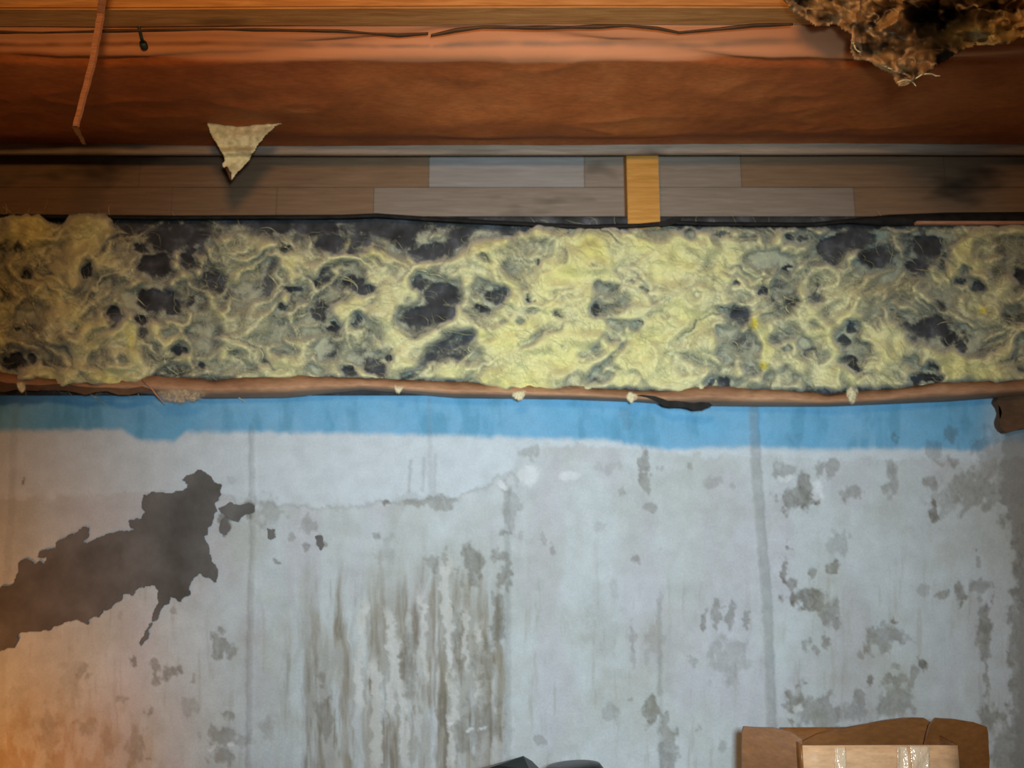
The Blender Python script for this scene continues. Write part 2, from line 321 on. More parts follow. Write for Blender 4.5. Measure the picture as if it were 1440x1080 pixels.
for x0, y0, rx, ry in ((707, 683, 7, 5), (802, 668, 16, 8), (745, 668, 16, 14), (1105, 670, 8, 5), (1150, 690, 10, 14), (298, 1050, 4, 4), (322, 1045, 5, 5), (1125, 995, 8, 6), (660, 1025, 5, 4), (675, 1027, 3, 3), (635, 1020, 6, 5)):
    C = blend(C, .6*sst(1.2, .7, np.hypot((wx-x0)/rx, (wy-y0)/ry)), (212, 218, 222))
C = blend(C, .16*sst(.5, .75, fbm(U/35, W/60, 79, 5))*sst(640, 760, W), (150, 146, 120))
C = blend(C, sst(380, 60, U)*sst(930, 1060, W+60*(fbm(U/50, W/50, 97, 3)-.5))*(.35+.35*sst(.45, .6, fbm(U/14, W/40, 98, 4))), (150, 128, 96))
C *= (.94+.10*fbm(U/25, W/25, 77, 4))[..., None]
Yw = .0015*(fbm(X*6, Z*6, 88, 3)-.5)+S*.0016-relief+low*.0006
Yw = np.where((X < -2.19) | (X > 2.19) | (Z < .001) | (Z > ZT-.03), .004, Yw)
V = np.stack([X, Yw, Z], -1).reshape(-1, 3); Q = gridfaces(*X.shape)[:, ::-1]; n0 = len(V)
bx0, bx1 = -2.2, float(xs[-1]); bz1 = float(zs[-1])
bv = [(x, y, z) for x in (bx0, bx1) for y in (.004, .26) for z in (0, ZT)]
bq = [(0, 1, 3, 2), (4, 6, 7, 5), (0, 4, 5, 1), (2, 3, 7, 6), (0, 2, 6, 4), (1, 5, 7, 3)]
V = np.concatenate([V, bv]); Q = np.concatenate([Q, np.array(bq)+n0])
Cc = np.concatenate([C.reshape(-1, 3), np.ones((8, 3))*lin((150, 148, 142))])
me = mesh_np('wall_back', V, Q, True, {'col': Cc})
wall = link('wall_back', me, M_wall, kind='structure')
bp = [(-20, 838), (0, 829), (20, 820), (25, 807), (27, 792), (37, 786), (47, 793), (63, 793), (65, 784), (53, 783), (62, 773), (80, 764), (100, 752), (115, 742), (124, 743), (124, 752), (115, 759), (117, 763), (133, 760), (150, 753), (163, 747), (190, 744), (182, 733), (191, 728), (199, 731), (204, 720), (203, 697), (213, 694), (233, 693), (247, 693), (263, 686), (265, 681), (256, 676), (267, 668), (277, 662), (293, 668), (310, 682), (308, 693), (302, 707), (300, 727), (290, 743), (292, 767), (295, 783), (302, 797), (306, 810), (303, 818), (293, 812), (280, 806), (267, 818), (267, 837), (253, 845), (240, 838), (236, 848), (220, 872), (208, 893), (197, 913), (203, 892), (217, 860), (222, 829), (213, 822), (200, 825), (190, 828), (187, 837), (173, 835), (168, 845), (143, 857), (138, 867), (125, 870), (125, 878), (113, 872), (97, 875), (72, 880), (63, 887), (47, 888), (37, 888), (23, 895), (20, 911), (0, 913), (-20, 922), (-90, 950), (-150, 930), (-140, 880), (-70, 850)]
sheet('bare_patch', frac_outline(bp, 2, .18), lambda U, W: -.0048+.0016*fbm(U/20, W/20, 871, 4), 1.1, M_patch, lambda U, W, ed: np.ones(U.shape+(3,)), .003, 5, 21, parent=wall, label='dark grey bare mortar patch with torn edges')
for i, (pts) in enumerate([[(307, 716), (322, 706), (338, 711), (345, 708), (358, 710), (357, 720), (346, 722), (335, 734), (322, 728)], [(310, 733), (318, 728), (325, 742), (318, 752), (309, 746)], [(377, 744), (386, 744), (387, 756), (378, 758)], [(444, 754), (452, 753), (456, 766), (450, 774), (445, 766)]]):
    sheet('bare_patch', frac_outline(pts, 1, .18, seed=i), lambda U, W: -.0035+0*U, 1.0, M_patch, lambda U, W, ed: np.ones(U.shape+(3,)), .002, 4, 31+i, parent=wall)

# ---------------------------------------------------------------- floor, ceiling
box('floor', (-2.4, -3.2, -.1), (2.4, .26, 0), M_floor, 0, kind='structure')
ZC = CZ+.83
box('ceiling', (-2.2, -3.2, ZC+.24), (2.2, .26, ZC+.27), M_joist, 0, kind='structure')

# ---------------------------------------------------------------- joists
def jo(y0, y1, mat, label, wob=.0015):
    return box('floor_joist', (-1.9, y0, ZC), (1.9, y1, ZC+.238), mat, .003, wob, label=label, cat='joist', group=None)
j1n = PZ(720, 11, ZC)[1]; j1f = PZ(720, 37, ZC)[1]; j2n = PZ(720, 197, ZC)[1]; j2f = PZ(720, 218, ZC)[1]
jo(j1n, j1f, M_joist, 'orange pine floor joist along the top edge of the photo')
j2n = -.07; z2 = P(720, 215.5, j2n)[2]; j2f = PZ(720, 219, z2)[1]
box('floor_joist', (-1.9, j2n, z2), (1.9, j2f, ZC+.238), M_joist2, .002, .0008, label='grey floor joist showing as a pale strip below the brown paper', cat='joist')
# band of planks behind the far joist
rim = empty('rim_band', (0, .03, ZT), 'brown and grey plank band behind the grey joist, above the wool', 'planking')
def board(x0, x1, y0, y1, mat, dy=0):
    a = P(x0+.25, y1, .03+dy); b = P(x1-.25, y0, .03+dy)
    a = (P(x0+.25, 262, .03+dy)[0],)+a[1:]; b = (P(x1-.25, 262, .03+dy)[0],)+b[1:]
    return box('plank', (a[0], .03+dy, max(a[2], ZT+.001)), (b[0], .05+dy, b[2]), mat, .0004, .0002, parent=rim)
TOP = 150
for x0, x1, mt, d in ((-330, 195, M_rim, 0), (195, 603, M_rim, .003), (603, 822, M_rim3, -.001), (822, 1043, M_rim2, .002), (1043, 1330, M_rim, .001), (1330, 1780, M_rim, .003)):
    board(x0, x1, TOP, 263, mt, d*.3)
for x0, x1, mt, d in ((-330, 243, M_rim, -.002), (243, 390, M_rim, .002), (390, 526, M_rim, 0), (526, 900, M_rim2, -.003), (900, 1200, M_rim2, .001), (1200, 1780, M_rim, -.001)):
    board(x0, x1, 263.7, 345, mt, d*.3)
box('backing_board', (-1.9, .056, ZT+.002), (1.9, .07, ZC+.22), M_black, 0, parent=rim)
a = P(884, 330, -.03); b = P(926, 208, -.03)
box('wood_block', (a[0], -.026, ZT+.001), (b[0], .0265, ZC+.1), M_post, .002, label='short yellow pine block standing upright in front of the planks', cat='block')

# ---------------------------------------------------------------- kraft faced ceiling insulation
def kraft_bay(name, yn, yf, label, seed, wr=1.0):
    nx, ns = 760, 90; x = np.linspace(-1.85, 1.85, nx); s = np.linspace(0, 1, ns); Xg, Sg = np.meshgrid(x, s)
    Yg = yn+(yf-yn)*Sg
    top = sst(-.005, .10, Sg); prof = -.036*top*(1-.45*sst(.3, 1, Sg))-.006*np.sin(np.pi*Sg)
    cut = 1-sst(.72, .965, Sg); prof = prof*cut+.003
    sag = (fbm(Xg*1.6, Sg*1.3, seed, 2)-.5)*.030*np.sin(np.pi*np.clip(Sg, 0, 1))
    wrk = (1-np.abs(2*fbm(Xg*3.2+Sg*1.4, Yg*5-Xg*1.5, seed+9, 3)-1))**4*.006*np.sin(np.pi*Sg)**.6
    fine = (fbm(Xg*30, Yg*34, seed+20, 3)-.5)*.0016
    fl = np.exp(-((Sg-.07-.03*np.sin(Xg*5+seed)-.05*(fbm(Xg*2, Xg*0, 5)-.5))/.016)**2)*.009*sst(.4, .6, fbm(Xg*1.5, 0*Xg, seed+3))
    fl += np.exp(-((Sg-.035-.03*fbm(Xg*3, Xg*0, 8))/.010)**2)*.007
    sag = sag*cut; wrk = wrk*(.25+.75*cut)
    Zg = ZC+prof-sag-wrk+fine+fl+(.004-.010*(fbm(Xg*1.7, Xg*0, 13, 2)-.4))*sst(.8, 1, Sg)
    flg = sst(.105, .085, Sg+.10*(fbm(Xg*2.0, Xg*0, 7, 3)-.5)).reshape(-1)
    V = np.stack([Xg, Yg, Zg], -1).reshape(-1, 3); Q = gridfaces(ns, nx)
    o = empty(name, (0, (yn+yf)/2, ZC), label, 'insulation')
    link('paper_facing', mesh_np('paper_facing', V, Q, True, {'flange': flg}), M_kraft, parent=o).modifiers.new('t', 'SOLIDIFY').thickness = .0012
    b = box('wool_core', (-1.85, yn+.004, ZC+.02), (1.85, yf-.004, ZC+.2), M_fib, .01, parent=o)
    return o
kraft_bay('ceiling_batt', j1f-.001, j2n+.001, 'brown paper faced insulation batt sagging between the two joists', 5)
# dark lips along the orange joist: asphalt paper side, gap shade in colour
def lip(pts, w, name, mat, dz, **k):
    V = []; n = 0
    for i in range(len(pts)-1):
        for t in np.linspace(0, 1, 12, endpoint=False):
            V.append((pts[i][0]*(1-t)+pts[i+1][0]*t, pts[i][1]*(1-t)+pts[i+1][1]*t))
    V = np.array(V); rows = []
    for j, f in enumerate((0, .35, .7, 1)):
        r = [PZ(x, y+w*(f-.5)*(.6+.8*float(vn(np.array(x/40.), np.array(1.), 4))), ZC-.030+dz*math.sin(f*3.1)+(float(vn(np.array(x/18.), np.array(j*1.), 6))-.5)*.004) for x, y in V]
        rows.append(r)
    A = np.array(rows).reshape(-1, 3); me = mesh_np(name, A, gridfaces(4, len(V)))
    o = link(name, me, mat, **k); o.modifiers.new('t', 'SOLIDIFY').thickness = .001; return o
cb = bpy.data.objects['ceiling_batt']
lip([(-40, 45), (60, 46), (140, 44), (300, 41), (480, 44), (560, 50), (606, 47)], 5, 'paper_fold_shade', M_kdark, -.004, parent=cb, label='dark folded paper edge with the gap shade in its colour')
lip([(606, 50), (640, 43), (680, 38), (740, 39), (830, 38), (880, 36), (925, 40), (955, 46), (1000, 42), (1060, 36), (1120, 34)], 5, 'paper_fold_shade', M_kdark, -.006, parent=cb)

# ---------------------------------------------------------------- wool batt on the wall
HOLES = """27 348 6 10 .7;40 387 7 6 .9;60 380 9 7 .5;122 380 9 12 .9;152 400 13 6 .7;25 445 5 8 .6;24 463 6 5 .8;43 463 5 4 .6;102 463 8 10 .4;20 508 20 12 1;47 501 7 7 .9;17 490 9 8 .7
253 333 40 15 1;283 337 7 16 1;233 343 18 12 .9;173 313 14 10 .9;220 373 24 16 1;200 350 12 8 .8;217 423 28 18 1;240 430 16 13 1;160 443 11 15 .9;197 450 9 8 .9;200 467 9 8 .8;187 420 18 14 .7;263 360 9 20 .8;300 395 18 14 .75;277 427 11 10 .5;283 477 21 21 .6;252 492 10 8 .8;238 467 11 5 .6;283 512 6 5 .8;300 513 9 7 .6
413 405 14 5 .9;347 410 24 10 .55;457 392 9 9 .7;397 433 4 4 .8;393 455 11 8 .5;450 437 12 16 .85;468 458 8 8 .8;403 494 18 5 .7;457 493 16 10 .6;467 342 20 13 .8;383 319 34 9 .8;403 352 9 6 .6;443 319 40 9 .9;237 520 14 6 .4;443 520 14 7 .5;330 318 30 7 .6
503 337 16 8 .8;500 350 10 8 .7;530 319 34 12 .95;573 343 20 11 .95;597 357 28 11 .8;613 350 26 14 .85;643 337 17 12 .8;563 322 32 13 .9;687 323 28 8 .7;720 323 26 5 .6;680 360 10 8 .6;590 397 16 11 1;620 413 30 20 1;627 440 13 10 1;580 447 24 14 .75;603 437 22 13 .9;697 417 16 13 .95;680 435 11 7 .8;677 407 9 4 .6
745 420 5 6 .9;757 370 4 4 .8;733 450 8 6 .6;710 453 7 4 .5;750 437 11 5 .5;788 442 7 4 .8;792 360 16 14 .3;810 370 5 9 .35;838 372 7 5 .5;847 403 16 7 .5;860 427 24 24 .65;837 437 7 10 1;860 453 8 4 .7;900 452 5 3 .7;880 457 26 8 .45;863 475 16 13 .5;902 405 7 4 .7;885 395 6 4 .5;775 493 6 14 .35;517 407 13 8 .9;500 397 16 9 .8;503 450 7 13 .9;657 477 11 9 .6;623 497 20 12 .65;548 503 5 5 .9;493 523 10 8 .8;527 520 16 10 .85;513 503 23 9 .7;577 527 13 5 .5;942 500 8 5 .5;843 528 17 10 .65;863 518 10 4 .5;780 538 5 3 .6;830 500 22 16 .4;653 497 25 12 .35
970 328 7 7 .7;1013 330 9 4 .7;1077 365 30 13 .7;1105 375 6 4 .9;1112 333 9 5 .9;1130 335 9 5 .8;1173 347 24 16 .9;1157 353 9 8 .8;1200 335 34 12 .8;1233 363 26 16 .95;1303 347 26 20 1;1290 373 14 9 .9;1325 375 7 9 .8;1352 397 7 6 .8;1373 403 10 7 .8;1360 378 7 5 .7;1435 388 8 10 .9;1423 367 9 6 .5;1035 398 6 4 .8;1073 410 7 5 .8;1093 403 6 9 .7;1103 423 17 18 .5;1147 423 12 8 .4;1040 443 15 12 .8;1017 433 7 4 .7;1012 465 8 8 .7;1030 473 13 16 .6;1023 500 11 22 .6;1050 490 15 20 .6;1057 517 9 9 .7;1020 537 9 6 .8;1000 537 7 4 .9
1103 473 19 10 .7;1107 490 8 3 .7;1133 487 8 13 .5;1197 460 10 8 1;1187 477 7 11 .9;1207 493 18 15 .55;1193 510 13 9 .85;1203 517 9 4 .8;1255 432 5 4 .8;1277 453 16 14 .6;1310 462 28 20 1;1330 477 14 11 .9;1355 460 9 6 .7;1375 468 9 6 .7;1353 488 6 8 .9;1367 488 10 8 .6;1310 517 9 7 .8;1307 532 18 8 1;1287 535 7 5 .9;1422 440 14 14 .5;1437 477 12 10 .5;1327 420 16 20 .4;1437 523 8 7 .5;1050 335 20 6 .5"""
STROKES = [([(495, 345), (540, 362), (600, 372), (660, 352), (740, 330), (790, 326)], 8, .55), ([(480, 350), (500, 330), (520, 315)], 5, .6), ([(178, 448), (186, 480), (198, 512)], 8, .5),
  ([(1055, 445), (1075, 475), (1088, 515)], 9, .6), ([(245, 375), (250, 350), (262, 330)], 7, .5), ([(283, 378), (288, 410), (305, 440), (320, 455)], 7, .5), ([(408, 360), (410, 395), (402, 405)], 6, .6), ([(402, 420), (412, 455), (425, 478), (445, 482)], 6, .6),
  ([(480, 425), (468, 440), (458, 452)], 4, .6), ([(500, 325), (522, 335), (525, 355), (510, 362)], 3, .5), ([(577, 333), (588, 348)], 5, .7), ([(573, 395), (588, 425)], 5, .6), ([(655, 395), (650, 430), (630, 455)], 8, .5), ([(500, 515), (520, 530), (512, 540)], 3, .7),
  ([(225, 430), (245, 395), (260, 385)], 4, .5), ([(1125, 370), (1130, 420), (1140, 460)], 9, .45), ([(1180, 345), (1205, 360)], 8, .5), ([(1260, 335), (1268, 360)], 6, .45), ([(1345, 345), (1390, 400), (1410, 430)], 12, .4), ([(1160, 450), (1180, 500), (1205, 540)], 7, .5), ([(340, 330), (380, 345), (402, 370)], 8, .5),
  ([(210, 470), (215, 455), (240, 465), (245, 490)], 3, .4), ([(100, 355), (105, 420), (98, 470)], 9, .4), ([(860, 447), (905, 443)], 3, .5), ([(560, 425), (610, 435)], 3, .4), ([(1085, 495), (1150, 465)], 3, .4), ([(265, 480), (268, 515)], 3, .4), ([(190, 395), (150, 430), (140, 460)], 5, .4)]
TOPY = curve_y([(-400, 310), (0, 303), (12, 300), (55, 301), (68, 312), (88, 312), (98, 300), (148, 299), (160, 308), (200, 310), (480, 308), (560, 310), (740, 320), (760, 314), (830, 314), (880, 322), (900, 318), (960, 318), (1100, 318), (1200, 318), (1440, 314), (1800, 312)])
BOTY = curve_y([(-400, 540), (0, 530), (80, 545), (190, 543), (215, 530), (300, 535), (480, 532), (560, 535), (670, 537), (700, 548), (900, 548), (980, 556), (1005, 545), (1080, 552), (1280, 546), (1330, 540), (1440, 538), (1800, 540)])
batt = empty('wall_batt', (0, -.05, 1.69), 'torn open batt of yellow mineral wool along the top of the wall', 'insulation')
def field(U, W, seed=0):
    wu = U+(fbm(U/38, W/38, 101+seed, 3)-.5)*46+(fbm(U/9, W/9, 111+seed, 2)-.5)*9; wv = W+(fbm(U/38, W/38, 121+seed, 3)-.5)*46+(fbm(U/9, W/9, 131+seed, 2)-.5)*9
    hu = U+(fbm(U/12, W/12, 141, 3)-.5)*15; hv = W+(fbm(U/12, W/12, 151, 3)-.5)*13
    D = .64+.80*(fbm(wu/46, wv/34, 161+seed, 4)-.5)+.5*(fbm(wu/90, wv/60, 165, 2)-.5)
    D += .30*(sst(650, 740, U)*sst(1010, 930, U))*sst(320, 345, W)+.10*sst(470, 530, W)-.12*sst(150, 220, U)*sst(700, 600, U)
    D -= .34*sst(345, 315, W)*sst(160, 190, U)*sst(760, 700, U)+.20*sst(345, 318, W)*sst(960, 1120, U)*sst(1360, 1310, U)
    rid = 1-np.abs(2*fbm(wu/30, wv/22, 171+seed, 3)-1); rid2 = 1-np.abs(2*fbm(wu/13, wv/9, 181+seed, 2)-1)
    D += .14*(rid**4-.3)+.08*(rid2**3-.35)
    ca, sa = .8, .6; fa = fbm((wu*ca+wv*sa)/75, (wv*ca-wu*sa)/6.5, 191+seed, 3); fb = fbm((wu*ca-wv*sa)/75, (wv*ca+wu*sa)/6.5, 195+seed, 3); fm = sst(.42, .58, fbm(U/70, W/50, 199+seed, 2)); fl_ = fa*fm+fb*(1-fm)
    D += 1.0*(fl_-.5)
    for t in HOLES.replace('\n', ';').split(';'):
        x0, y0, rx, ry, s = map(float, t.split()); k = (np.abs(U-x0) < rx*2.2+12) & (np.abs(W-y0) < ry*2.2+12)
        r = np.hypot((hu[k]-x0)/(rx*1.05), (hv[k]-y0)/(ry*1.05)); D[k] -= (1.0 if s > .85 else .85)*s*sst(1.45, .45, r)
    for pts, wd, s in STROKES:
        d = segdist(hu, hv, pts); D += .62*s*sst(wd*2.0, 0, d+wd*.9*(fl_-.35))
    for x0, y0, r0 in ((127, 322, 34), (35, 322, 30)): D += .4*sst(1.2, .6, np.hypot(hu-x0, hv-y0)/r0)
    return D, rid, fl_, wu, wv
us = np.arange(-170, 1611, 1.5); vs = np.arange(292, 568, 1.5); U, W = np.meshgrid(us, vs)
D, rid, rid2, wu, wv = field(U, W)
e = (fbm(U/9, W*0, 201, 3)-.5)*9; inside = np.minimum(sst(-1, 5, W-TOPY(U)-e*.7), sst(4, -3, W-BOTY(U)-e))
Dm = np.clip(D, 0, 1.25)*inside
def blur(A, n):
    for _ in range(n):
        A = (A+np.roll(A, 1, 0)+np.roll(A, -1, 0)+np.roll(A, 1, 1)+np.roll(A, -1, 1))/5
    return A
Db = blur(Dm, 14)
hgt = .012+.060*sst(.10, 1.0, Db)+.030*(fbm(U/40+wu/160, W/34+wv/160, 211, 2)-.5)*2*sst(.2, .6, Db)+.004*blur(rid**2, 5)*sst(.2, .6, Db)+.007*(rid2-.5)*sst(.2, .6, Db)+.004*(fbm(U/10, W/10, 217, 3)-.5)*sst(.2, .6, Db)
bulge = .012*np.sin(np.pi*np.clip((W-300)/250, 0, 1)); Yg = -.012-hgt-bulge
px = np.stack(P(U, W, Yg), -1)
yel = sst(.45, 1.1, Db)*(.30+.8*fbm(wu/60, wv/60, 221, 3)); yel += .30*sst(.55, .72, fbm(U/70, W/50, 231, 3))
YS = [(185, 480, 10, 26, 1.3), (718, 397, 24, 16, .9), (833, 347, 18, 22, .8), (907, 340, 18, 16, .8), (1060, 455, 9, 12, 2), (1077, 485, 10, 18, 1.1), (1073, 515, 9, 7, 2), (1383, 437, 9, 7, 1.8), (0, 410, 35, 60, .8), (803, 377, 22, 16, .7), (740, 455, 16, 6, .8), (345, 385, 30, 30, .4), (1360, 350, 30, 30, .3)]
Yb = np.zeros(U.shape)
for x0, y0, rx, ry, s in YS: Yb += s*np.exp(-(((U-x0)/rx)**2+((W-y0)/ry)**2))
grey = lin((170, 170, 148)); cream = lin((212, 208, 164)); ylw = lin((208, 202, 126)); deep = lin((214, 190, 20))
k = (sst(.25, .95, Dm)*(.75+.5*(rid2-.5)*2).clip(.3, 1))[..., None]; Cw = grey*(1-k)+cream*k
k = np.clip(yel*.8-.15+.5*np.clip(Yb, 0, 1), 0, 1)[..., None]; Cw = Cw*(1-k)+ylw*k
k = np.clip((Yb-1.0)*1.0, 0, .85)[..., None]; Cw = Cw*(1-k)+deep*k
tan = np.exp(-(((U-1243)/45)**2+((W-403)/22)**2))+.7*np.exp(-(segdist(U, W, STROKES[0][0])/9)**2); k = np.clip(tan*.45, 0, 1)[..., None]; Cw = Cw*(1-k)+lin((196, 178, 120))*k
at = {'col': Cw.reshape(-1, 3), 'dens': Dm.reshape(-1)}
V, Q, at = compact(px.reshape(-1, 3), gridfaces(*U.shape, keep=Dm > .05), at)
link('wool', mesh_np('wool', V, Q, True, at), M_wool, parent=batt, label='yellow and cream mineral wool')
# thin layer of grey fluff deeper in
us2 = np.arange(-170, 1611, 3.); vs2 = np.arange(300, 560, 3.); U2, W2 = np.meshgrid(us2, vs2)
n1 = fbm(U2/40+3*fbm(U2/60, W2/60, 301, 2), W2/28+3*fbm(U2/50, W2/50, 303, 2), 305, 4); r1 = 1-np.abs(2*fbm(U2/22+2*n1, W2/16-2*n1, 311, 3)-1)
d2 = .42+.75*(n1-.45)*2+.40*(r1**3-.3); ins = sst(0, 8, W2-TOPY(U2)-2)*sst(2, -8, W2-BOTY(U2)); 
H2 = np.zeros(U2.shape); h2u = U2+(fbm(U2/12, W2/12, 141, 3)-.5)*15; h2v = W2+(fbm(U2/12, W2/12, 151, 3)-.5)*13
for t in HOLES.replace('\n', ';').split(';'):
    x0, y0, rx, ry, s = map(float, t.split())
    if s >= .75: H2 = np.maximum(H2, s*sst(1.2, .5, np.hypot((h2u-x0)/rx, (h2v-y0)/ry)))
H2 = np.maximum(H2, .30*sst(345, 318, W2)*sst(150, 200, U2)*sst(760, 690, U2))
d2 = np.clip(d2-.78*H2, 0, 1)*ins
Y2 = -.020-.014*n1-.012*r1
c2 = lin((120, 122, 120))*(1-np.clip(d2, 0, 1)[..., None])+lin((172, 173, 146))*np.clip(d2, 0, 1)[..., None]
teal = (np.exp(-(((U2-1230)/90)**2+((W2-345)/35)**2))+.6*np.exp(-(((U2-270)/45)**2+((W2-335)/25)**2)))[..., None]; c2 = c2*(1-.6*np.clip(teal, 0, 1))+lin((86, 122, 126))*.6*np.clip(teal, 0, 1)
V, Q, at = compact(np.stack(P(U2, W2, Y2), -1).reshape(-1, 3), gridfaces(*U2.shape, keep=d2 > .02), {'col': c2.reshape(-1, 3), 'dens': d2.reshape(-1)})
link('thin_wool', mesh_np('thin_wool', V, Q, True, at), M_wool2, parent=batt, label='thin grey wool haze over dark backing')
# dark backing sheet, crumpled
ub = np.arange(-190, 1631, 8.); vb = np.arange(304, 557, 6.); Ub, Wb = np.meshgrid(ub, vb)
Yb2 = -.010-.008*fbm(Ub/30, Wb/30, 401, 3)
me = mesh_np('backing_sheet', np.stack(P(Ub, Wb, Yb2), -1).reshape(-1, 3), gridfaces(*Ub.shape)); link('backing_sheet', me, M_tar, parent=batt, label='dark tar paper behind the wool').modifiers.new('t', 'SOLIDIFY').thickness = .0015
# loose fibres
def fibres(name, n, rng, rad, dens_lo, seedk, lmin=14, lmax=46):
    r = np.random.RandomState(seedk); Vs = []; Qs = []; base = 0; iu = lambda x: np.clip(((x+170)/1.5).astype(int), 0, U.shape[1]-1); iv = lambda y: np.clip(((y-292)/1.5).astype(int), 0, U.shape[0]-1)
    x = r.uniform(*rng, n); y = r.uniform(303, 548, n); keep = Dm[iv(y), iu(x)] > dens_lo; x = x[keep]; y = y[keep]; n = len(x)
    T = 11; th = r.uniform(0, 6.283, n)+.0; cur = r.normal(0, .16, n); ln = r.uniform(lmin, lmax, n)/T
    pts = np.zeros((n, T, 3)); lift = r.uniform(-.002, .010, n)
    h = (-Yg)
    for t in range(T):
        hh = h[iv(y), iu(x)]+lift*np.sin(np.pi*t/(T-1))+.001
        pts[:, t] = np.stack(P(x, y, -hh), -1)
        th = th+cur+r.normal(0, .12, n)+(fbm(x/25, y/25, 501, 1)-.5)*.9; x = x+np.cos(th)*ln; y = y+np.sin(th)*ln*.8
    rr = rad*np.sin(np.pi*(np.arange(T)+.6)/(T+.2))*r.uniform(.6, 1.4, (n, 1))
    ang = [0, 2.094, 4.189]; V = np.stack([pts+np.stack([np.zeros_like(rr)+math.cos(a)*rr*.7, math.sin(a)*rr, math.cos(a)*rr*.7], -1) for a in ang], 2)
    idx = np.arange(n*T*3).reshape(n, T, 3); q = []
    for j in range(3): q.append(np.stack([idx[:, :-1, j], idx[:, :-1, (j+1) % 3], idx[:, 1:, (j+1) % 3], idx[:, 1:, j]], -1).reshape(-1, 4))
    return link(name, mesh_np(name, V.reshape(-1, 3), np.concatenate(q), True), M_fib, parent=batt, kind='stuff')
fibres('loose_fibres', 7000, (-150, 1590), .0004, .35, 61)
fibres('wool_wisps', 420, (-150, 1590), .0013, .30, 62, 24, 60)
# paper lips of the batt: below and above
kb = curve_y([(-400, 545), (0, 548), (70, 550), (130, 548), (210, 555), (290, 561), (400, 560), (510, 550), (560, 553), (640, 560), (800, 562), (900, 566), (960, 571), (1060, 572), (1165, 572), (1330, 565), (1440, 557), (1800, 555)])
kt = curve_y([(-400, 524), (0, 526), (60, 534), (150, 540), (215, 531), (300, 536), (420, 530), (480, 533), (600, 538), (680, 541), (830, 546), (900, 552), (1000, 545), (1080, 549), (1165, 556), (1240, 550), (1320, 540), (1440, 536), (1800, 532)])
def paper(name, ufun_rows, mat, x0=-190, x1=1630, **k):
    u = np.arange(x0, x1, 4.); rows = []
    for f in ufun_rows:
        v, Y = f(u); rows.append(np.stack(P(u, v, Y+0*u), -1))
    A = np.array(rows); o = link(name, mesh_np(name, A.reshape(-1, 3), gridfaces(A.shape[0], A.shape[1])), mat, **k); o.modifiers.new('t', 'SOLIDIFY').thickness = .0012; return o
wv_ = lambda u, s: (fbm(u/30, u*0, s, 3)-.5)
paper('paper_flange', [lambda u: (kt(u)-2+wv_(u, 601)*4, -.078+wv_(u, 602)*.01), lambda u: (kt(u)*.6+kb(u)*.4, -.092+wv_(u, 603)*.01), lambda u: (kt(u)*.45+kb(u)*.55, -.094+wv_(u, 604)*.008),
     lambda u: (kt(u)*.25+kb(u)*.75, -.070+wv_(u, 605)*.01), lambda u: (kb(u)-1.5, -.03+wv_(u, 606)*.006), lambda u: (kb(u), -.006)], M_kedge, parent=batt, label='brown paper edge below the wool')
tp = curve_y([(-400, 300), (0, 303), (250, 305), (480, 304), (530, 302), (620, 308), (700, 312), (820, 318), (900, 316), (945, 312), (1000, 314), (1140, 315), (1190, 310), (1250, 304), (1330, 301), (1440, 300), (1800, 300)])
paper('top_lip', [lambda u: (tp(u)+4+10*sst(1180, 1260, u), -.045+wv_(u, 611)*.008), lambda u: (tp(u)+1+5*sst(1180, 1260, u), -.052+wv_(u, 612)*.012), lambda u: (tp(u)-1, -.035+wv_(u, 613)*.01), lambda u: (tp(u)-1.5, -.002)], M_black, parent=batt, label='black torn upper edge')
plate('torn_flap', [P(x, y, -.06) for x, y in [(905, 318), (930, 312), (948, 304), (960, 304), (957, 310), (940, 318)]], .002, M_black, parent=batt)
plate('torn_flap', [P(x, y, -.099) for x, y in frac_outline([(893, 556), (930, 560), (970, 566), (998, 566), (1002, 571), (990, 576), (960, 573), (925, 566)], 2, .1)], .002, M_black, parent=batt)
plate('torn_flap', [P(x, y, -.099) for x, y in frac_outline([(-30, 538), (0, 536), (40, 541), (110, 543), (200, 543), (215, 549), (150, 550), (90, 549), (40, 549), (-30, 547)], 2, .1)], .002, M_kdark, parent=batt)
box('wood_strip', (P(1288, 316, -.06)[0], -.064, P(1440, 315.5, -.06)[2]), (1.9, -.052, P(1440, 311.5, -.06)[2]), M_stick, .001, parent=batt, label='thin reddish strip along the upper edge')
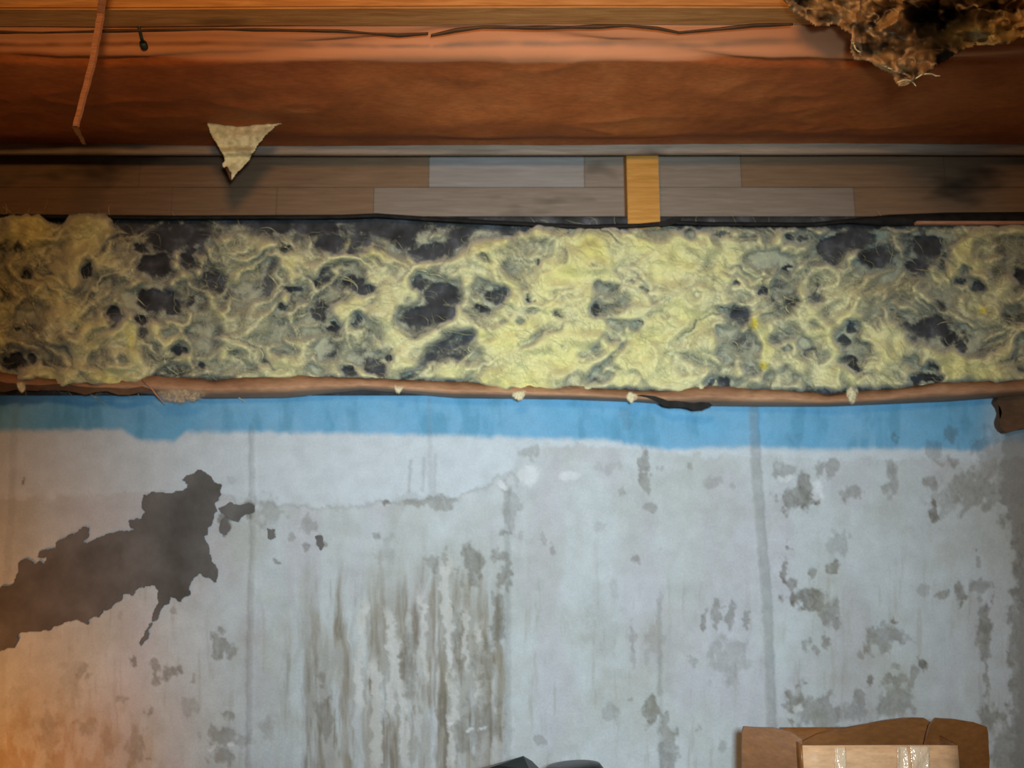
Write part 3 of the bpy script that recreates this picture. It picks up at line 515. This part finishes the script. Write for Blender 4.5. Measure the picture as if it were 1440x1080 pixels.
# hanging pulled tuft with a splinter under the lower edge
tube('splinter', [P(200, 533, -.10), P(212, 545, -.101), P(222, 558, -.10), P(232, 568, -.096)], [.002, .002, .0017, .0008], M_stick, parent=batt)
ug = np.linspace(212, 296, 60); vg = np.linspace(545, 571, 24); Ug, Vg = np.meshgrid(ug, vg); n = fbm(Ug/8, Vg/8, 701, 3)
dd = sst(1.1, .5, np.hypot((Ug-254)/42, (Vg-556)/13)+.5*(n-.5)); V, Q, at = compact(np.stack(P(Ug, Vg, -.098-.012*n), -1).reshape(-1, 3), gridfaces(*Ug.shape, keep=dd > .05), {'col': np.ones((Ug.size, 3))*lin((178, 158, 128)), 'dens': dd.reshape(-1)*.5})
link('wool_tuft', mesh_np('wool_tuft', V, Q, True, at), M_wool2, parent=batt, label='pinkish wool tuft drooping over the paper edge')
for (tx, ty, hw, hh) in ((1198, 555, 12, 16), (888, 560, 12, 12), (730, 556, 16, 9), (560, 548, 10, 8), (30, 545, 10, 10)):
    Ug, Vg = np.meshgrid(np.linspace(tx-hw*1.3, tx+hw*1.3, 26), np.linspace(ty-hh*1.3, ty+hh*1.3, 26)); n = fbm(Ug/5, Vg/9, 711, 3)
    dd = sst(1.1, .4, np.hypot((Ug-tx)/(hw*(1-.5*sst(ty-hh, ty+hh, Vg))), (Vg-ty)/hh)+.7*(n-.5)); V, Q, at = compact(np.stack(P(Ug, Vg, -.103-.008*n), -1).reshape(-1, 3), gridfaces(*Ug.shape, keep=dd > .05), {'col': np.ones((Ug.size, 3))*lin((206, 196, 160)), 'dens': dd.reshape(-1)*.65})
    link('wool_tuft', mesh_np('wool_tuft', V, Q, True, at), M_wool2, parent=batt)

# brown block in the pocket at the right end of the wall
bb = frac_outline([(1405, 556), (1470, 552), (1520, 560), (1520, 606), (1440, 603), (1416, 609), (1407, 600), (1409, 580), (1402, 566)], 2, .1)
plate('wood_end', [P(x, y, -.022) for x, y in bb], .024, M_kdark, label='dark brown wood end under the paper edge at the far right', cat='block')

# ---------------------------------------------------------------- small hanging things
def PC(px, py, dz=0): return PZ(px, py, ZC-dz)
st_ = empty('wood_lath', PC(150, 0, .035), 'thin splintered reddish lath hanging down at the upper left', 'lath')
def along(pts, n=10):
    out = []
    for a, b in zip(pts[:-1], pts[1:]):
        for t in np.linspace(0, 1, n, endpoint=False): out.append(tuple(np.array(a)*(1-t)+np.array(b)*t))
    return out+[pts[-1]]
A = PZ(152, -70, ZC-.001); B_ = PZ(142, 20, ZC-.040); C_ = P(131, 85, B_[1]+.02); D_ = P(106, 179, B_[1]+.05)
pt = along([A, B_, C_, D_], 12); w0 = .0035
def lath(name, pt, w, d, mat, parent, jag=.0008):
    V = []; Q = []
    for i, p in enumerate(pt):
        j = random.uniform(-jag, jag); ww = w(i/len(pt)) if callable(w) else w
        for sx, sy in ((-1, -1), (1, -1), (1, 1), (-1, 1)): V.append((p[0]+sx*ww+j, p[1]+sy*d, p[2]+j))
    for i in range(len(pt)-1):
        for k in range(4): Q.append((i*4+k, i*4+(k+1) % 4, i*4+4+(k+1) % 4, i*4+4+k))
    Q += [(3, 2, 1, 0), tuple(range(len(V)-4, len(V)))]
    me = bpy.data.meshes.new(name); me.from_pydata(V, [], Q); me.update(); return link(name, me, mat, parent=parent)
lath('shaft', pt, lambda t: .0052-.0015*t, .003, M_stick, st_)
E_ = P(118, 203, B_[1]+.06)
lath('broken_tip', along([D_, P(113, 192, B_[1]+.055), E_], 6), lambda t: .005-.003*t, .002, M_kdark, st_)
# bent nail in the joist edge
nl = empty('bent_nail', PC(196, 40, .0), 'small dark bent nail in the edge of the orange joist', 'nail')
tube('shank', [PC(194, 32, -.004), PC(196, 40, .004), PC(199, 52, .014), PC(202, 62, .022)], .0026, M_nail, parent=nl)
tube('head', [PC(201, 60, .0215), PC(203, 66, .024)], [.0062, .0066], M_nail, 12, parent=nl)
# pale scrap hanging off the paper
zs0 = PZ(340, 200, ZC-.03); ys = PZ(340, 171, ZC-.018)[1]
sc = empty('hanging_scrap', P(340, 172, ys), 'pale cream triangular scrap hanging point down from the brown paper', 'scrap')
poly = [(293, 173), (302, 175), (330, 173), (362, 168), (384, 171), (396, 173), (386, 176), (372, 190), (360, 205), (352, 220), (342, 232), (333, 242), (327, 250), (323, 252), (326, 243), (318, 236), (313, 232), (318, 225), (312, 212), (305, 200), (296, 186)]
def scol(U, W, ed):
    n = fbm(U/14, W/14, 801, 3); C = np.ones(U.shape+(3,))*lin((224, 218, 176)); k = sst(.5, .62, n)[..., None]; C = C*(1-k*.4)+lin((160, 156, 118))*k*.4; return C
sheet('paper_scrap', poly, lambda U, W: ys+.012*np.sin((U-300)/20)+.030*(fbm(U/22, W/16, 811, 3)-.5)-.014*sst(222, 214, W)*sst(205, 214, W), 1.2, M_scrap, scol, .002, 2, 3, parent=sc)
tube('dark_tip', [P(318, 236, ys+.006), P(323, 246, ys), P(325, 254, ys)], [.004, .0035, .001], M_kdark, parent=sc)
# torn clump at the upper right
tc = empty('torn_batt_clump', (.62, -.66, ZC), 'ragged dark and tan torn insulation clump hanging at the upper right', 'insulation')
poly = [(1104, -60), (1108, 5), (1116, 16), (1128, 24), (1150, 33), (1178, 30), (1192, 44), (1202, 52), (1198, 68), (1204, 80), (1222, 84), (1240, 96), (1255, 104), (1264, 121), (1280, 116), (1298, 104), (1316, 92), (1340, 78), (1368, 58), (1400, 62), (1424, 58), (1440, 48), (1500, 40), (1560, -10), (1560, -60)]
def ccol(U, W, ed):
    n = fbm(U/34+1.5*fbm(U/40, W/40, 821, 2), W/26+1.5*fbm(U/40, W/40, 823, 2), 825, 3); r = 1-np.abs(2*fbm(U/22+2*n, W/20, 831, 2)-1)
    C = np.ones(U.shape+(3,))*lin((70, 58, 44)); k = (sst(.34, .62, n)*.9)[..., None]; C = C*(1-k)+lin((176, 146, 104))*k
    k = (sst(.86, .97, r)*.7)[..., None]; C = C*(1-k)+lin((210, 186, 150))*k
    k = (np.exp(-(((U-1325)/42)**2+((W-45)/42)**2)**2))[..., None]; C = C*(1-k*.96)+lin((16, 13, 12))*k*.96  # unlit void behind the clump, painted near-black in its hollow
    k = (np.exp(-(((U-1390)/50)**2+((W-48)/14)**2)))[..., None]*.7; C = C*(1-k)+lin((176, 164, 116))*k
    k = (sst(9, 1, ed)*sst(1320, 1290, U)*.6)[..., None]; C = C*(1-k)+lin((200, 160, 116))*k; return C
def cY(U, W):
    n = fbm(U/36, W/30, 841, 3); r = 1-np.abs(2*fbm(U/26, W/22, 851, 2)-1); q = -.66-.075*(n-.5)*2-.022*r**2
    return q+.07*np.exp(-(((U-1325)/36)**2+((W-40)/36)**2))
sheet('torn_facing', poly, cY, 1.6, M_scrap, ccol, .004, 7, 13, parent=tc)
r_ = random.Random(5)
def strand(x, y, L, a, rad=.0012):
    p = []; 
    for i in range(7): p.append(P(x, y, -.69+.01*math.sin(i+x))); x += L/6*math.cos(a); y += L/6*math.sin(a); a += r_.uniform(-.5, .5)
    return p
for (x, y, L, a) in ((1262, 116, 30, -.4), (1285, 112, 40, -.55), (1200, 60, 18, 1.2), (1240, 90, 20, .7)):
    tube('wool_strand', strand(x, y, L, a), [.0012]*6+[.0004], M_fib, 6, parent=tc)

# ---------------------------------------------------------------- bench, carton, bags (bench top lies below the frame)
bn = empty('work_bench', (0, -.33, 0), 'wooden work bench against the wall', 'bench')
for k in range(4): box('top_plank', (-.2, -.66+k*.155, .78), (1.5, -.51+k*.155-.004, .81), M_bench, .002, parent=bn)
for x in (-.15, 1.4):
    for y in (-.62, -.12): box('leg', (x, y, 0), (x+.06, y+.06, .78), M_bench, .002, parent=bn)
cy = -.42; ct = empty('cardboard_carton', (.78, cy, .811), 'open brown cardboard carton with taped flaps at the lower right', 'carton')
fl = P(1128, 1048, cy); fr = P(1346, 1048, cy); zt = fl[2]; x0, x1 = fl[0], fr[0]; dep = .11; zb = .811; t = .004
def quadp(name, a, b, c, d, mat, nrm, n=10, wav=.003, label=None, thick=t, parent=ct, seed=2):
    a, b, c, d = map(np.array, (a, b, c, d)); nr = np.array(nrm, float); V = []
    for j in range(n):
        for i in range(n):
            s, r = i/(n-1), j/(n-1); p = (a*(1-s)+b*s)*(1-r)+(d*(1-s)+c*s)*r; p = p+nr*wav*math.sin(s*4+seed)*math.sin(r*2.5+seed); V.append(p)
    o = link(name, mesh_np(name, V, gridfaces(n, n)), mat, parent=parent, label=label); sm = o.modifiers.new('t', 'SOLIDIFY'); sm.thickness = thick; sm.offset = 0; return o
quadp('side_wall', (x0, cy, zb), (x1, cy, zb), (x1, cy, zt), (x0, cy, zt), M_card, (0, 1, 0), wav=.001)
quadp('side_wall', (x0, cy+dep, zb), (x1, cy+dep, zb), (x1, cy+dep, zt), (x0, cy+dep, zt), M_cardd, (0, 1, 0), wav=.001)
quadp('side_wall', (x0, cy, zb), (x0, cy+dep, zb), (x0, cy+dep, zt), (x0, cy, zt), M_cardd, (1, 0, 0), wav=.001)
quadp('side_wall', (x1, cy, zb), (x1, cy+dep, zb), (x1, cy+dep, zt), (x1, cy, zt), M_cardd, (1, 0, 0), wav=.001)
quadp('base', (x0, cy, zb+.002), (x1, cy, zb+.002), (x1, cy+dep, zb+.002), (x0, cy+dep, zb+.002), M_cardd, (0, 0, 1), wav=0)
# flaps
yl = cy+.06
def flap(name, pts, Yf, mat, label=None):
    o = plate(name, [P(x, y, Yf(x)) for x, y in frac_outline(pts, 2, .02)], .005, mat, parent=ct, label=label); return o
flap('flap', [(1045, 1100), (1044, 1030), (1046, 1022), (1060, 1023), (1090, 1024), (1110, 1029), (1128, 1040), (1128, 1100)], lambda x: cy+.02+(1128-x)*.0004, M_cardd, 'left flap standing open')
flap('flap', [(1120, 1052), (1130, 1042), (1150, 1032), (1200, 1022), (1240, 1014), (1270, 1010), (1300, 1010), (1312, 1018), (1312, 1052)], lambda x: cy+dep-.012, M_cardd, 'rear flap standing upright')
flap('flap', [(1300, 1052), (1308, 1020), (1316, 1010), (1345, 1012), (1370, 1016), (1388, 1022), (1390, 1036), (1391, 1100), (1340, 1100), (1340, 1052)], lambda x: cy+.05+(x-1300)*.0003, M_cardd, 'right flap standing open')
quadp('packing_tape', P(1280, 1049, cy-.0045), P(1306, 1049, cy-.0045), P(1308, 1085, cy-.013), P(1282, 1085, cy-.013), M_tape, (0, 1, 0), thick=.0006, wav=.002)
quadp('packing_tape', P(1175, 1052, cy-.0045), P(1188, 1049, cy-.0045), P(1190, 1085, cy-.013), P(1174, 1085, cy-.013), M_tape, (0, 1, 0), thick=.0006, wav=.003, seed=1)
quadp('packing_tape', P(1262, 1050, cy-.0048), P(1276, 1050, cy-.0048), P(1278, 1085, cy-.013), P(1262, 1085, cy-.013), M_tape, (0, 1, 0), thick=.0006, wav=.003, seed=3)
# black folded plastic peaks standing on the bench
def faceted(name, ring, apexes, faces, label, cat):
    V = ring+apexes; me = bpy.data.meshes.new(name); me.from_pydata(V, [], faces); me.update()
    o = link(name, me, M_bag, label=label, cat=cat); return o
Yk = -.50
a = P(736, 1063, Yk); bl_ = P(655, 1088, Yk); br = P(766, 1088, Yk)
V = [(bl_[0]-.06, Yk-.05, .811), (br[0]+.05, Yk-.06, .811), (br[0]+.06, Yk+.08, .811), (bl_[0]-.05, Yk+.09, .811), P(655, 1090, Yk-.01), P(745, 1083, Yk-.035), P(770, 1092, Yk), (bl_[0]+.02, Yk+.06, bl_[2]-.01), a, P(700, 1076, Yk-.012), P(748, 1070, Yk+.004)]
Fc = [(0, 5, 4), (0, 1, 5), (1, 6, 5), (1, 2, 6), (2, 7, 6), (2, 3, 7), (3, 4, 7), (3, 0, 4), (4, 5, 9), (9, 5, 8), (5, 10, 8), (5, 6, 10), (6, 7, 10), (10, 7, 8), (8, 7, 9), (9, 7, 4), (3, 2, 1, 0)]
me = bpy.data.meshes.new('folded_bag'); me.from_pydata(V, [], Fc); me.update()
link('folded_bag', me, M_bag, label='black plastic bag with a pointed folded peak at the bottom edge', cat='bag')
# rounded black lid/rim beside it
c0 = P(806, 1074, -.30); V = []; Q = []
prof = [(0, 0.0), (.030, 0.0), (.046, -.003), (.053, -.012), (.055, -.05), (.052, c0[2]*-1+.811)]
nseg = 40
for r, dz in prof:
    for j in range(nseg): an = 2*math.pi*j/nseg; V.append((c0[0]+r*math.cos(an)*1.05, -.30+r*math.sin(an)*.8, c0[2]+dz+.004*math.cos(an+.4)*(r > 0)))
for i in range(len(prof)-1):
    for j in range(nseg): Q.append((i*nseg+j, i*nseg+(j+1) % nseg, (i+1)*nseg+(j+1) % nseg, (i+1)*nseg+j))
me = mesh_np('black_pot', V, Q); me.materials.append(M_bag)
o = bpy.data.objects.new('black_pot', me); COL.objects.link(o); tag(o, None, 'rounded black plastic rim beside the pointed bag at the bottom edge', 'container')
